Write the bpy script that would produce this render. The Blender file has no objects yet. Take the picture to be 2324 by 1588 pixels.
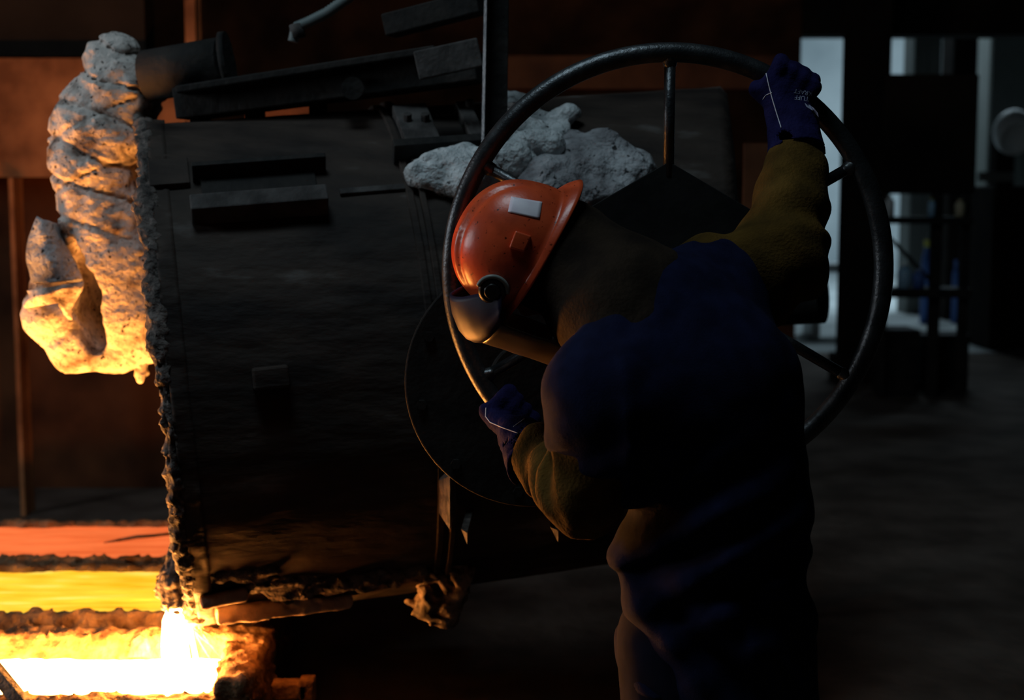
import bpy, bmesh, math, random
import numpy as np
from mathutils import Vector, Matrix
from mathutils.bvhtree import BVHTree

# ------------------------------------------------------------------ camera, world, lights, exposure
SC = bpy.context.scene
COL = SC.collection
IW, IH, FPX = 2324.0, 1588.0, 3193.0
CAM = np.array([0.0, 0.0, 1.6])
PITCH = math.radians(6.15)
FW = np.array([0, math.cos(PITCH), -math.sin(PITCH)])
UP = np.array([0, math.sin(PITCH), math.cos(PITCH)])
RT = np.array([1.0, 0, 0])
cd = bpy.data.cameras.new('camera')
cam = bpy.data.objects.new('camera', cd)
COL.objects.link(cam)
cam.location = CAM
cam.rotation_euler = (math.pi/2 - PITCH, 0, 0)
cd.sensor_width = 36.0
cd.lens = 36.0*FPX/IW
cd.clip_end = 200
cd.dof.use_dof = True
cd.dof.focus_distance = 2.85
cd.dof.aperture_fstop = 3.0
SC.camera = cam
wd = bpy.data.worlds.new('world')
SC.world = wd
wd.use_nodes = True
wd.node_tree.nodes['Background'].inputs[0].default_value = (0.45, 0.6, 0.75, 1)
wd.node_tree.nodes['Background'].inputs[1].default_value = 0.0004
SC.view_settings.view_transform = 'Standard'
SC.view_settings.look = 'None'
SC.view_settings.exposure = 0.0
SC.view_settings.gamma = 1.0
SC.view_settings.use_curve_mapping = False

def area_light(name, loc, target, sx, sy, power, color):
    l = bpy.data.lights.new(name, 'AREA')
    l.shape = 'RECTANGLE'; l.size = sx; l.size_y = sy
    l.energy = power; l.color = color
    o = bpy.data.objects.new(name, l); COL.objects.link(o)
    o.location = loc
    o.rotation_euler = (Vector(target)-Vector(loc)).to_track_quat('-Z', 'Y').to_euler()
    return o
area_light('roof_skylight_offscreen', (-0.9, 1.9, 5.3), (-0.2, 3.4, 1.2), 1.2, 1.2, 42, (0.66, 0.88, 1.0))
area_light('window_left_offscreen', (-5.4, 3.0, 2.3), (0.2, 2.9, 1.35), 1.6, 1.7, 74, (0.80, 0.92, 1.0))
area_light('far_bay_skylight_offscreen', (7.0, 22.0, 6.5), (6.5, 23.5, 0), 6.0, 3.0, 560, (0.64, 0.86, 1.0))

# ------------------------------------------------------------------ helpers
def P(px, py, Y):
    d = FW*FPX + RT*(px-IW/2) + UP*(IH/2-py)
    return CAM + d*(Y/d[1])
def Pz(px, py, z):
    d = FW*FPX + RT*(px-IW/2) + UP*(IH/2-py)
    return CAM + d*((z-CAM[2])/d[2])
def nrm(v):
    v = np.asarray(v, float); return v/np.linalg.norm(v)

_rng = np.random.RandomState(7)
_LAT = _rng.rand(32, 32, 32).astype(np.float32)
def noise(p, scale, off=0.0):
    q = (p*scale + off).astype(np.float32)
    i = np.floor(q).astype(np.int32); f = q-i
    f = f*f*(3-2*f)
    out = 0
    for dx in (0, 1):
        wx = f[..., 0] if dx else 1-f[..., 0]
        for dy in (0, 1):
            wy = f[..., 1] if dy else 1-f[..., 1]
            for dz in (0, 1):
                wz = f[..., 2] if dz else 1-f[..., 2]
                out = out + wx*wy*wz*_LAT[(i[..., 0]+dx) & 31, (i[..., 1]+dy) & 31, (i[..., 2]+dz) & 31]
    return out*2-1
def fbm(p, scale, octs=3, off=0.0):
    a, s, t = 0, 1.0, 0
    for k in range(octs):
        a = a + s*noise(p, scale*(2.03**k), off+k*5.3); t += s; s *= 0.5
    return a/t
def ridge(p, scale, off=0.0):
    return 1-2*np.abs(noise(p, scale, off))
def cone(p, a, b, ra, rb):
    a = np.asarray(a); b = np.asarray(b); ab = b-a
    t = np.clip(((p-a)@ab)/max(ab@ab, 1e-9), 0, 1)
    return np.linalg.norm(p-a-t[..., None]*ab, axis=-1)-(ra+(rb-ra)*t)
def ell(p, c, r, R=None):
    q = p-np.asarray(c)
    if R is not None: q = q@np.asarray(R).T
    r = np.asarray(r, float)
    k0 = np.linalg.norm(q/r, axis=-1); k1 = np.linalg.norm(q/(r*r), axis=-1)
    return k0*(k0-1)/np.maximum(k1, 1e-6)
def sbox(p, c, half, R=None, rr=0.0):
    q = p-np.asarray(c)
    if R is not None: q = q@np.asarray(R).T
    d = np.abs(q)-(np.asarray(half)-rr)
    return np.linalg.norm(np.maximum(d, 0), axis=-1)+np.minimum(d.max(-1), 0)-rr
def smin(a, b, k):
    h = np.clip(0.5+0.5*(b-a)/k, 0, 1)
    return b+(a-b)*h-k*h*(1-h)
def smax(a, b, k): return -smin(-a, -b, k)

def surf(fn, lo, hi, h):
    lo = np.asarray(lo, float); hi = np.asarray(hi, float)
    n = np.ceil((hi-lo)/h).astype(int)+1
    g = np.stack(np.meshgrid(*[lo[k]+h*np.arange(n[k]) for k in range(3)], indexing='ij'), -1)
    F = fn(g).astype(np.float64)
    F[0] = F[-1] = 1; F[:, 0] = F[:, -1] = 1; F[:, :, 0] = F[:, :, -1] = 1
    s = F < 0
    cs = [(x, y, z) for x in (0, 1) for y in (0, 1) for z in (0, 1)]
    sl = lambda c: tuple(slice(c[k], n[k]-1+c[k]) for k in range(3))
    cnt = sum(s[sl(c)].astype(np.int8) for c in cs)
    mask = (cnt > 0) & (cnt < 8)
    ids = np.argwhere(mask)
    idx = -np.ones(mask.shape, np.int64); idx[mask] = np.arange(len(ids))
    pos = np.zeros((len(ids), 3)); k = np.zeros(len(ids))
    for c0 in cs:
        for ax in range(3):
            if c0[ax] == 0:
                c1 = list(c0); c1[ax] = 1
                a = F[tuple((ids+c0).T)]; b = F[tuple((ids+c1).T)]
                cr = (a < 0) != (b < 0)
                t = np.where(cr, a/np.where(cr, a-b, 1), 0)
                pp = np.array(c0, float)+np.outer(t, np.array(c1)-np.array(c0))
                pos += pp*cr[:, None]; k += cr
    V = lo+(ids+pos/k[:, None])*h
    faces = []
    for ax in range(3):
        u, v = (ax+1) % 3, (ax+2) % 3
        a = np.take(s, range(0, n[ax]-1), ax); b = np.take(s, range(1, n[ax]), ax)
        e = np.argwhere(a != b)
        e = e[(e[:, u] > 0) & (e[:, v] > 0) & (e[:, u] < n[u]-1) & (e[:, v] < n[v]-1)]
        q = []
        for du, dv in ((1, 1), (0, 1), (0, 0), (1, 0)):
            w = e.copy(); w[:, u] -= du; w[:, v] -= dv
            q.append(idx[tuple(w.T)])
        q = np.stack(q, 1)
        fl = a[tuple(e.T)]
        q = np.where(fl[:, None], q, q[:, ::-1])
        faces.append(q)
    return V, np.concatenate(faces)

def tag(o, label=None, cat=None, group=None, kind=None):
    if label: o['label'] = label
    if cat: o['category'] = cat
    if group: o['group'] = group
    if kind: o['kind'] = kind
    return o
def empty(name, loc, label=None, cat=None, group=None):
    o = bpy.data.objects.new(name, None); COL.objects.link(o)
    o.location = loc; o.empty_display_size = 0.1
    return tag(o, label, cat, group)
def mesh_obj(name, V, F, mat, parent=None, smooth=True, bevel=0):
    me = bpy.data.meshes.new(name)
    me.from_pydata([tuple(map(float, v)) for v in V], [], [tuple(map(int, f)) for f in F])
    me.update()
    o = bpy.data.objects.new(name, me); COL.objects.link(o)
    if mat: me.materials.append(mat)
    if smooth: me.polygons.foreach_set('use_smooth', [True]*len(me.polygons))
    if bevel:
        m = o.modifiers.new('bevel', 'BEVEL'); m.width = bevel; m.segments = 2; m.limit_method = 'ANGLE'
    if parent is not None:
        o.parent = parent
        o.matrix_parent_inverse = Matrix.Translation(-parent.location) if parent.type == 'EMPTY' else Matrix.Identity(4)
    return o
def sdf_obj(name, fn, lo, hi, h, mat, parent=None):
    V, F = surf(fn, lo, hi, h)
    return mesh_obj(name, V, F, mat, parent)

class MB:
    def __init__(s): s.V = []; s.F = []
    def add(s, V, F):
        n = len(s.V); s.V += [tuple(v) for v in V]; s.F += [tuple(i+n for i in f) for f in F]; return s
    def box(s, c, half, R=None):
        R = np.eye(3) if R is None else np.asarray(R)   # rows = local axes
        V = [np.asarray(c)+sx*half[0]*R[0]+sy*half[1]*R[1]+sz*half[2]*R[2] for sx in (-1, 1) for sy in (-1, 1) for sz in (-1, 1)]
        return s.add(V, [(0, 1, 3, 2), (4, 6, 7, 5), (0, 4, 5, 1), (2, 3, 7, 6), (0, 2, 6, 4), (1, 5, 7, 3)])
    def prism(s, pts, d):
        n = len(pts); d = np.asarray(d)
        V = [np.asarray(p) for p in pts]+[np.asarray(p)+d for p in pts]
        F = [tuple(range(n))[::-1], tuple(range(n, 2*n))]+[(i, (i+1) % n, n+(i+1) % n, n+i) for i in range(n)]
        return s.add(V, F)
    def tube(s, pts, r, seg=12, closed=False, cap=True):
        pts = [np.asarray(p, float) for p in pts]; n = len(pts)
        r = [r]*n if np.isscalar(r) else r
        V = []; ref = None
        for i, p in enumerate(pts):
            a = pts[(i+1) % n] if (closed or i < n-1) else p
            b = pts[i-1] if (closed or i > 0) else p
            t = nrm(a-b)
            if ref is None:
                ref = nrm(np.cross(t, [0, 1, 0.03] if abs(t[1]) < .9 else [1, 0, 0]))
            ref = nrm(ref-t*(ref@t)); w = np.cross(t, ref)
            V += [p+r[i]*(math.cos(2*math.pi*k/seg)*ref+math.sin(2*math.pi*k/seg)*w) for k in range(seg)]
        F = []
        for i in range(n if closed else n-1):
            j = (i+1) % n
            F += [(i*seg+k, i*seg+(k+1) % seg, j*seg+(k+1) % seg, j*seg+k) for k in range(seg)]
        if cap and not closed:
            F += [tuple(range(seg))[::-1], tuple(range((n-1)*seg, n*seg))]
        return s.add(V, F)
    def build(s, name, mat, parent=None, smooth=False, bevel=0):
        o = mesh_obj(name, s.V, s.F, mat, parent, smooth, bevel)
        bm = bmesh.new(); bm.from_mesh(o.data); bmesh.ops.recalc_face_normals(bm, faces=bm.faces); bm.to_mesh(o.data); bm.free()
        if smooth:
            o.data.polygons.foreach_set('use_smooth', [len(p.vertices) <= 4 for p in o.data.polygons])
        return o

# ------------------------------------------------------------------ materials
def mat(name, c1, c2=None, scale=8, rough=0.7, metal=0.0, bump=0.0, bscale=40, stretch=(1, 1, 1), spec=0.5,
        emit=None, estr=0, c3=None, c3pos=0.7, detail=6, contrast=(0.35, 0.65), trans=0, alpha=1, coat=0):
    m = bpy.data.materials.new(name); m.use_nodes = True
    nt = m.node_tree; b = nt.nodes['Principled BSDF']
    b.inputs['Roughness'].default_value = rough
    b.inputs['Metallic'].default_value = metal
    b.inputs['Specular IOR Level'].default_value = spec
    b.inputs['Transmission Weight'].default_value = trans
    b.inputs['Alpha'].default_value = alpha
    b.inputs['Coat Weight'].default_value = coat
    tc = nt.nodes.new('ShaderNodeTexCoord'); mp = nt.nodes.new('ShaderNodeMapping')
    mp.inputs['Scale'].default_value = stretch
    nt.links.new(tc.outputs['Object'], mp.inputs['Vector'])
    if c2 is None:
        b.inputs['Base Color'].default_value = (*c1, 1)
    else:
        n = nt.nodes.new('ShaderNodeTexNoise'); n.inputs['Scale'].default_value = scale; n.inputs['Detail'].default_value = detail
        nt.links.new(mp.outputs[0], n.inputs['Vector'])
        r = nt.nodes.new('ShaderNodeValToRGB')
        r.color_ramp.elements[0].position = contrast[0]; r.color_ramp.elements[0].color = (*c1, 1)
        r.color_ramp.elements[1].position = contrast[1]; r.color_ramp.elements[1].color = (*c2, 1)
        if c3:
            e = r.color_ramp.elements.new(c3pos); e.color = (*c3, 1)
        nt.links.new(n.outputs['Fac'], r.inputs['Fac'])
        nt.links.new(r.outputs['Color'], b.inputs['Base Color'])
        if emit == 'ramp':
            nt.links.new(r.outputs['Color'], b.inputs['Emission Color'])
    if emit is not None:
        if emit != 'ramp': b.inputs['Emission Color'].default_value = (*emit, 1)
        b.inputs['Emission Strength'].default_value = estr
    if bump:
        n2 = nt.nodes.new('ShaderNodeTexNoise'); n2.inputs['Scale'].default_value = bscale; n2.inputs['Detail'].default_value = 8
        nt.links.new(mp.outputs[0], n2.inputs['Vector'])
        bp = nt.nodes.new('ShaderNodeBump'); bp.inputs['Strength'].default_value = bump; bp.inputs['Distance'].default_value = 0.02
        nt.links.new(n2.outputs['Fac'], bp.inputs['Height'])
        nt.links.new(bp.outputs[0], b.inputs['Normal'])
    return m

M = {}
M['floor'] = mat('floor_dirt', (0.075, 0.055, 0.044), (0.15, 0.115, 0.095), 3, 0.95, bump=0.5, bscale=14, spec=0.1)
M['far_floor'] = mat('far_concrete', (0.35, 0.38, 0.38), (0.5, 0.53, 0.53), 1.5, 0.9, spec=0.2)
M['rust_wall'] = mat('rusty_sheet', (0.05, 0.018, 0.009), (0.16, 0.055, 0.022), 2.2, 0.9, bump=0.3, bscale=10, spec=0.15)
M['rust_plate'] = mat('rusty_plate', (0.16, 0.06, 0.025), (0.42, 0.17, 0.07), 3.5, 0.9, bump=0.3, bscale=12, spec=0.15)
M['dark_wall'] = mat('sooty_wall', (0.010, 0.008, 0.007), (0.025, 0.018, 0.014), 2.0, 0.95, spec=0.1)
M['soot'] = mat('sooty_steel', (0.006, 0.006, 0.006), (0.02, 0.017, 0.015), 9, 0.8, 0.0, bump=0.3, bscale=30, spec=0.3)
M['drum'] = mat('scorched_drum_steel', (0.012, 0.008, 0.007), (0.046, 0.032, 0.025), 5, 0.75, 0.0, bump=0.5, bscale=13,
                stretch=(0.6, 1.0, 1.9), c3=(0.13, 0.118, 0.11), c3pos=0.72, spec=0.3, contrast=(0.36, 0.62))
M['ledge'] = mat('dusty_ledge_steel', (0.035, 0.031, 0.03), (0.085, 0.078, 0.075), 14, 0.8, bump=0.3, spec=0.25)
M['slag'] = mat('slag_crust', (0.03, 0.024, 0.022), (0.16, 0.13, 0.115), 26, 0.75, bump=0.9, bscale=55, spec=0.4)
M['slag_light'] = mat('pale_slag_crust', (0.06, 0.044, 0.034), (0.34, 0.25, 0.19), 20, 0.7, bump=0.8, bscale=40, spec=0.45)
M['clay'] = mat('fired_clay_lining', (0.28, 0.2, 0.15), (0.5, 0.37, 0.28), 14, 0.85, bump=0.5, bscale=30, spec=0.2)
M['wheel'] = mat('worn_wheel_steel', (0.05, 0.055, 0.06), (0.11, 0.115, 0.12), 22, 0.36, 0.8, bump=0.12, bscale=160, spec=0.5)
M['wheel_plate'] = mat('black_plate_steel', (0.010, 0.010, 0.010), (0.018, 0.018, 0.018), 18, 0.8, 0.0, bump=0.05, bscale=60, spec=0.12)
M['housing'] = mat('greasy_housing', (0.006, 0.005, 0.005), (0.016, 0.014, 0.012), 18, 0.6, 0.2, bump=0.15, bscale=60, spec=0.3)
M['wool'] = mat('ceramic_wool', (0.42, 0.45, 0.46), (0.72, 0.75, 0.76), 22, 1.0, bump=0.9, bscale=70, spec=0.05, contrast=(0.3, 0.6))
M['wool_dirty'] = mat('sooty_ceramic_wool', (0.16, 0.15, 0.16), (0.52, 0.53, 0.55), 9, 1.0, bump=0.9, bscale=60, spec=0.05)
def specks(m, scale, p0, p1, col):
    nt = m.node_tree; b = nt.nodes['Principled BSDF']
    base = b.inputs['Base Color'].links[0].from_socket
    n = nt.nodes.new('ShaderNodeTexNoise'); n.inputs['Scale'].default_value = scale; n.inputs['Detail'].default_value = 2
    tc = [x for x in nt.nodes if x.type == 'TEX_COORD'][0]
    nt.links.new(tc.outputs['Object'], n.inputs['Vector'])
    r = nt.nodes.new('ShaderNodeValToRGB')
    r.color_ramp.elements[0].position = p0; r.color_ramp.elements[0].color = (*col, 1)
    r.color_ramp.elements[1].position = p1; r.color_ramp.elements[1].color = (1, 1, 1, 1)
    nt.links.new(n.outputs['Fac'], r.inputs['Fac'])
    mx = nt.nodes.new('ShaderNodeMix'); mx.data_type = 'RGBA'; mx.blend_type = 'MULTIPLY'; mx.inputs['Factor'].default_value = 1
    nt.links.new(base, mx.inputs['A']); nt.links.new(r.outputs['Color'], mx.inputs['B'])
    nt.links.new(mx.outputs['Result'], b.inputs['Base Color'])
    return m
M['blanket'] = specks(mat('charred_fibre_blanket', (0.16, 0.12, 0.10), (0.62, 0.56, 0.52), 12, 0.95, bump=0.8, bscale=45, spec=0.1, contrast=(0.33, 0.5)), 75, 0.30, 0.38, (0.06, 0.05, 0.05))
M['sand'] = mat('burnt_mould_sand', (0.10, 0.055, 0.03), (0.26, 0.16, 0.09), 18, 0.95, bump=1.0, bscale=60, spec=0.1)
M['white_metal'] = mat('white_hot_metal', (0.8, 0.5, 0.2), rough=0.4, emit=(1.0, 0.36, 0.07), estr=72)
M['stream_metal'] = mat('white_hot_stream', (0.8, 0.5, 0.2), rough=0.4, emit=(1.0, 0.36, 0.07), estr=800)
M['yellow_metal'] = mat('yellow_hot_metal', (1.0, 0.44, 0.012), (1.0, 0.62, 0.04), 6, 0.6, emit='ramp', estr=1.0, stretch=(0.6, 3, 1), contrast=(0.36, 0.56), c3=(1.0, 0.74, 0.16), c3pos=.68, bump=.4, bscale=20)
M['orange_metal'] = mat('orange_hot_metal', (0.75, 0.11, 0.022), (1.0, 0.19, 0.05), 5, 0.6, emit='ramp', estr=0.9, stretch=(0.6, 3, 1), contrast=(0.3, 0.6))
M['navy'] = mat('navy_cotton', (0.0036, 0.005, 0.020), (0.006, 0.0085, 0.032), 30, 0.95, bump=0.15, bscale=300, spec=0.1)
M['olive'] = mat('mustard_suede', (0.05, 0.028, 0.006), (0.105, 0.056, 0.011), 14, 0.95, bump=0.3, bscale=160, spec=0.08)
M['brown_hood'] = mat('brown_hood_cloth', (0.012, 0.008, 0.006), (0.026, 0.017, 0.011), 12, 0.95, bump=0.2, bscale=120, spec=0.08)
M['glove'] = mat('navy_glove_suede', (0.007, 0.006, 0.034), (0.013, 0.012, 0.06), 25, 0.95, bump=0.25, bscale=150, spec=0.08)
M['stitch'] = mat('white_stitching', (0.55, 0.55, 0.62), rough=0.9)
M['print'] = mat('pale_glove_print', (0.30, 0.31, 0.42), rough=0.9)
M['trousers'] = mat('dark_work_trousers', (0.004, 0.005, 0.014), (0.008, 0.009, 0.022), 20, 0.95, spec=0.08)
M['boot'] = mat('black_leather', (0.008, 0.007, 0.007), rough=0.6)
M['skin'] = mat('skin', (0.42, 0.22, 0.14), rough=0.6)
M['helmet'] = mat('red_orange_helmet', (0.62, 0.066, 0.022), (0.74, 0.10, 0.03), 9, 0.32, spec=0.5, bump=0.04, bscale=60, contrast=(0.3, 0.6))
specks(M['helmet'], 130, 0.27, 0.34, (0.12, 0.12, 0.12)); specks(M['helmet'], 14, 0.25, 0.5, (0.6, 0.55, 0.55))
specks(M['wool'], 60, 0.27, 0.33, (0.1, 0.1, 0.1)); specks(M['wool_dirty'], 50, 0.3, 0.36, (0.12, 0.12, 0.12))
M['reflective'] = mat('reflective_sticker', (0.80, 0.66, 0.76), (0.97, 0.90, 0.96), 20, 0.45, 0.0)
M['black_plastic'] = mat('black_plastic', (0.01, 0.01, 0.011), rough=0.35)
M['grey_plastic'] = mat('grey_plastic', (0.22, 0.24, 0.22), rough=0.4)
M['visor'] = mat('navy_visor_plastic', (0.010, 0.007, 0.022), (0.016, 0.011, 0.03), 12, 0.5, spec=0.25)
M['shield'] = mat('smoked_face_shield', (0.035, 0.022, 0.012), rough=0.35, trans=0.3, spec=0.5)
M['pale_wall'] = mat('pale_far_wall', (0.45, 0.5, 0.52), (0.72, 0.77, 0.78), 0.5, 0.9)
M['grey_wall'] = mat('grey_far_wall', (0.10, 0.11, 0.10), (0.16, 0.17, 0.16), 0.8, 0.9)
M['blue_plastic'] = mat('blue_plastic', (0.06, 0.14, 0.42), rough=0.5)
M['lblue_plastic'] = mat('light_blue_plastic', (0.30, 0.52, 0.72), rough=0.5)
M['yellow_plastic'] = mat('yellow_plastic', (0.55, 0.5, 0.06), rough=0.5)
M['white_plastic'] = mat('white_plastic', (0.7, 0.74, 0.74), rough=0.5)
M['cream'] = mat('cream_plastic', (0.5, 0.45, 0.3), rough=0.6)
M['hose'] = mat('grey_ribbed_hose', (0.14, 0.17, 0.17), rough=0.5)

# ------------------------------------------------------------------ setting
def slab(name, lo, hi, m, kind='structure', parent=None, bevel=0):
    lo = np.array(lo, float); hi = np.array(hi, float)
    o = MB().box((lo+hi)/2, (hi-lo)/2).build(name, m, parent, bevel=bevel)
    if kind and parent is None: o['kind'] = kind
    return o
slab('floor', (-9, -2, -0.1), (9, 14.6, 0), M['floor'])
slab('floor_far', (-9, 14.6, -0.1), (16, 32, 0), M['far_floor'])
xo = P(1812, 400, 13.0)[0]
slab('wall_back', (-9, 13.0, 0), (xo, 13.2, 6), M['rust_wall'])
zl = P(1900, 82, 13.0)[2]
slab('trim_1', (xo, 12.9, zl), (9, 13.2, 6), M['dark_wall'])
slab('wall_far', (-2, 30.0, 0), (16, 30.3, 8), M['pale_wall'])
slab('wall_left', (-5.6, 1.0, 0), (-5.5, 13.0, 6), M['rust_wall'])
w1 = MB()
for (y0, y1, z0, z1) in ((2.16, 3.84, 3.16, 3.24), (2.16, 3.84, 1.36, 1.44), (2.12, 2.20, 1.36, 3.24), (3.80, 3.88, 1.36, 3.24), (2.98, 3.02, 1.4, 3.2)):
    w1.box((-5.47, (y0+y1)/2, (z0+z1)/2), (.03, (y1-y0)/2, (z1-z0)/2))
w1 = w1.build('added_window_1', M['soot']); w1['kind'] = 'structure'  # unseen window frame and pane, added to go with the left area light
pane = MB().box((-5.485, 3.0, 2.3), (.004, .82, .88)).build('pane', M['white_plastic'], w1)
# rusty screen behind the moulds, with ribs
def px_slab(name, x0, y0, x1, y1, Y, th, m, parent=None, bevel=0):
    a = P(x0, y0, Y); b = P(x1, y1, Y)
    return MB().box(((a[0]+b[0])/2, Y+th/2, (a[2]+b[2])/2), (abs(b[0]-a[0])/2, th/2, abs(b[2]-a[2])/2)).build(name, m, parent, bevel=bevel)

# ------------------------------------------------------------------ drum ladle
YAW, TILT = 0.2237, 0.0779
AX = np.array([math.cos(TILT)*math.cos(YAW), math.cos(TILT)*math.sin(YAW), math.sin(TILT)])
FRD = np.array([math.sin(YAW), -math.cos(YAW), 0])
UPD = np.cross(AX, FRD)
if UPD[2] < 0: UPD = -UPD
E0 = np.array([-0.981, 4.0, 1.10])
RD = 0.706
LEN = 1.72
def dray(px, py, R=RD):
    d = nrm(FW*FPX + RT*(px-IW/2) + UP*(IH/2-py))
    o = CAM-E0
    dp = d-AX*(d@AX); op = o-AX*(o@AX)
    a = dp@dp; b = 2*dp@op; c = op@op-R*R
    D = b*b-4*a*c
    t = (-b-math.sqrt(max(D, 0)))/(2*a)
    p = CAM+d*t
    q = p-E0; n = nrm(q-AX*(q@AX))
    return p, n
ladle = empty('drum_ladle', E0+AX*LEN/2-np.array([0, 0, RD]), 'large scorched horizontal drum ladle hanging by steel bars, tipped to pour', 'ladle')
def drum_body():
    nu, nv = 120, 220
    V = []; F = []
    us = list(np.linspace(0, LEN, nu))
    for i, u in enumerate(us):
        for k in range(nv):
            a = 2*math.pi*k/nv
            nn = math.cos(a)*UPD+math.sin(a)*FRD
            V.append(E0+AX*(u*(LEN-.27*max(0., math.sin(a)))/LEN)+nn*RD)
    V = np.array(V)
    q = V-E0
    nn = q-np.outer(q@AX, AX); nn /= np.linalg.norm(nn, axis=1)[:, None]
    st = V*np.array([0.5, 1, 1.0])
    V = V+nn*(0.006*fbm(st, 7, 3)+0.003*fbm(st*np.array([.4, 1, 1]), 30, 2))[:, None]
    V = list(V)
    for i in range(nu-1):
        for k in range(nv):
            F.append((i*nv+k, i*nv+(k+1) % nv, (i+1)*nv+(k+1) % nv, (i+1)*nv+k))
    # right end cap (domed) and inner wall at the mouth
    base = len(V)
    rings = [(LEN+0.02, RD*0.97), (LEN+0.03, RD*0.8), (LEN+0.03, RD*0.4)]
    for u, r in rings:
        for k in range(nv):
            a = 2*math.pi*k/nv
            V.append(E0+AX*(u-.27*max(0., math.sin(a))*r/RD)+(math.cos(a)*UPD+math.sin(a)*FRD)*r)
    prev = (nu-1)*nv
    for j in range(3):
        cur = base+j*nv
        F += [(prev+k, prev+(k+1) % nv, cur+(k+1) % nv, cur+k) for k in range(nv)]
        prev = cur
    V.append(E0+AX*(LEN+0.03)); F += [(prev+k, prev+(k+1) % nv, len(V)-1) for k in range(nv)]
    base = len(V)
    for u, r in [(0, RD-0.07), (0.9, RD-0.09)]:
        for k in range(nv):
            a = 2*math.pi*k/nv
            V.append(E0+AX*u+(math.cos(a)*UPD+math.sin(a)*FRD)*r)
    F += [(k, base+k, base+(k+1) % nv, (k+1) % nv) for k in range(nv)]
    F += [(base+k, base+nv+k, base+nv+(k+1) % nv, base+(k+1) % nv) for k in range(nv)]
    F.append(tuple(base+nv+k for k in range(nv)))
    mesh_obj('drum_shell', V, F, M['drum'], ladle)
drum_body()
def slag_rim():
    nu, nv = 520, 30
    V = np.zeros((nu, nv, 3))
    for i in range(nu):
        a = 2*math.pi*i/nu
        nn = math.cos(a)*UPD+math.sin(a)*FRD
        for k in range(nv):
            b = 2*math.pi*k/nv
            V[i, k] = E0+AX*0.004+nn*(RD-0.012+0.018*math.cos(b))+AX*0.018*math.sin(b)
    C = V.mean(1, keepdims=True)
    d = V-C; d /= np.linalg.norm(d, axis=-1, keepdims=True)
    n = 0.016*fbm(V, 7, 2)+0.014*fbm(V, 48, 3)+0.009*np.maximum(ridge(V, 85), 0)
    V = (V+d*n[..., None]).reshape(-1, 3)
    F = [(i*nv+k, i*nv+(k+1) % nv, ((i+1) % nu)*nv+(k+1) % nv, ((i+1) % nu)*nv+k) for i in range(nu) for k in range(nv)]
    o = mesh_obj('slag_rim', V, F, M['slag'], ladle); o['label'] = 'crusty slag rim around the mouth'
slag_rim()
# ring band behind the rim and flange ring at the joint
def band(name, u0, u1, r, m, bumpy=0.004):
    nv, nu = 200, 6
    prof = [(u0, RD-0.01)]+[(u0+(u1-u0)*t, r) for t in np.linspace(0, 1, nu)]+[(u1, RD-0.01)]
    V = np.array([[E0+AX*u+(math.cos(2*math.pi*k/nv)*UPD+math.sin(2*math.pi*k/nv)*FRD)*rr for k in range(nv)] for u, rr in prof])
    q = V-E0; nn = q-(q@AX)[..., None]*AX; nn /= np.linalg.norm(nn, axis=-1, keepdims=True)
    V = V+nn*(bumpy*fbm(V, 25, 3))[..., None]
    n = len(prof); V = V.reshape(-1, 3)
    F = [(i*nv+k, i*nv+(k+1) % nv, (i+1)*nv+(k+1) % nv, (i+1)*nv+k) for i in range(n-1) for k in range(nv)]
    return mesh_obj(name, V, F, m, ladle)
band('mouth_band', 0.015, 0.06, RD+0.008, M['drum'], 0.014)
UF = (dray(950, 600)[0]-E0)@AX
band('flange_ring', UF, UF+.018, RD+0.012, M['drum'])
band('flange_ring', UF+.032, UF+.046, RD+0.02, M['drum'])
def on_drum_box(name, x0, y0, x1, y1, out, th, m, parent=ladle, bevel=0.003):
    # a box standing on the drum skin between two picture corners
    c, n = dray((x0+x1)/2, (y0+y1)/2)
    a, _ = dray(x0, (y0+y1)/2); b, _ = dray(x1, (y0+y1)/2)
    t, _ = dray((x0+x1)/2, y0); e, _ = dray((x0+x1)/2, y1)
    w = abs((b-a)@AX)/2; v = np.cross(AX, n); hgt = abs((e-t)@nrm(v))/2
    return MB().box(c+n*(out), (w, th, hgt), (AX, n, nrm(v))).build(name, m, parent, bevel=bevel)
on_drum_box('slot_back_plate', 458, 398, 722, 470, 0.004, 0.008, M['soot'])
p1, n1 = dray(590, 482)
V1 = np.cross(AX, n1)
MB().box(p1+n1*0.03, (0.167, 0.034, 0.024), (AX, n1, V1)).build('ledge_bar', M['ledge'], ladle, bevel=0.004)
p0, n0 = dray(590, 400); MB().box(p0+n0*0.028, (0.167, 0.028, 0.008), (AX, n0, np.cross(AX, n0))).build('slot_lip', M['soot'], ladle, bevel=0.002)
on_drum_box('patch_plate', 338, 370, 430, 428, 0.006, 0.010, M['drum'])
on_drum_box('lug_block', 572, 830, 655, 880, 0.016, 0.03, M['drum'], bevel=0.006)
on_drum_box('hinge_plate', 905, 262, 985, 345, 0.014, 0.02, M['ledge'])
on_drum_box('hinge_plate', 1050, 255, 1085, 335, 0.014, 0.02, M['ledge'])
on_drum_box('rail_plate', 890, 350, 1095, 366, 0.03, 0.03, M['soot'])
on_drum_box('weld_strip', 770, 425, 945, 438, 0.003, 0.006, M['ledge'])
for k, (x, y) in enumerate(((925, 300), (965, 300), (1066, 270))):
    p, n = dray(x, y); MB().tube([p, p+n*0.055], 0.012, 8).build('bolt', M['ledge'], ladle, bevel=0.002)
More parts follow.
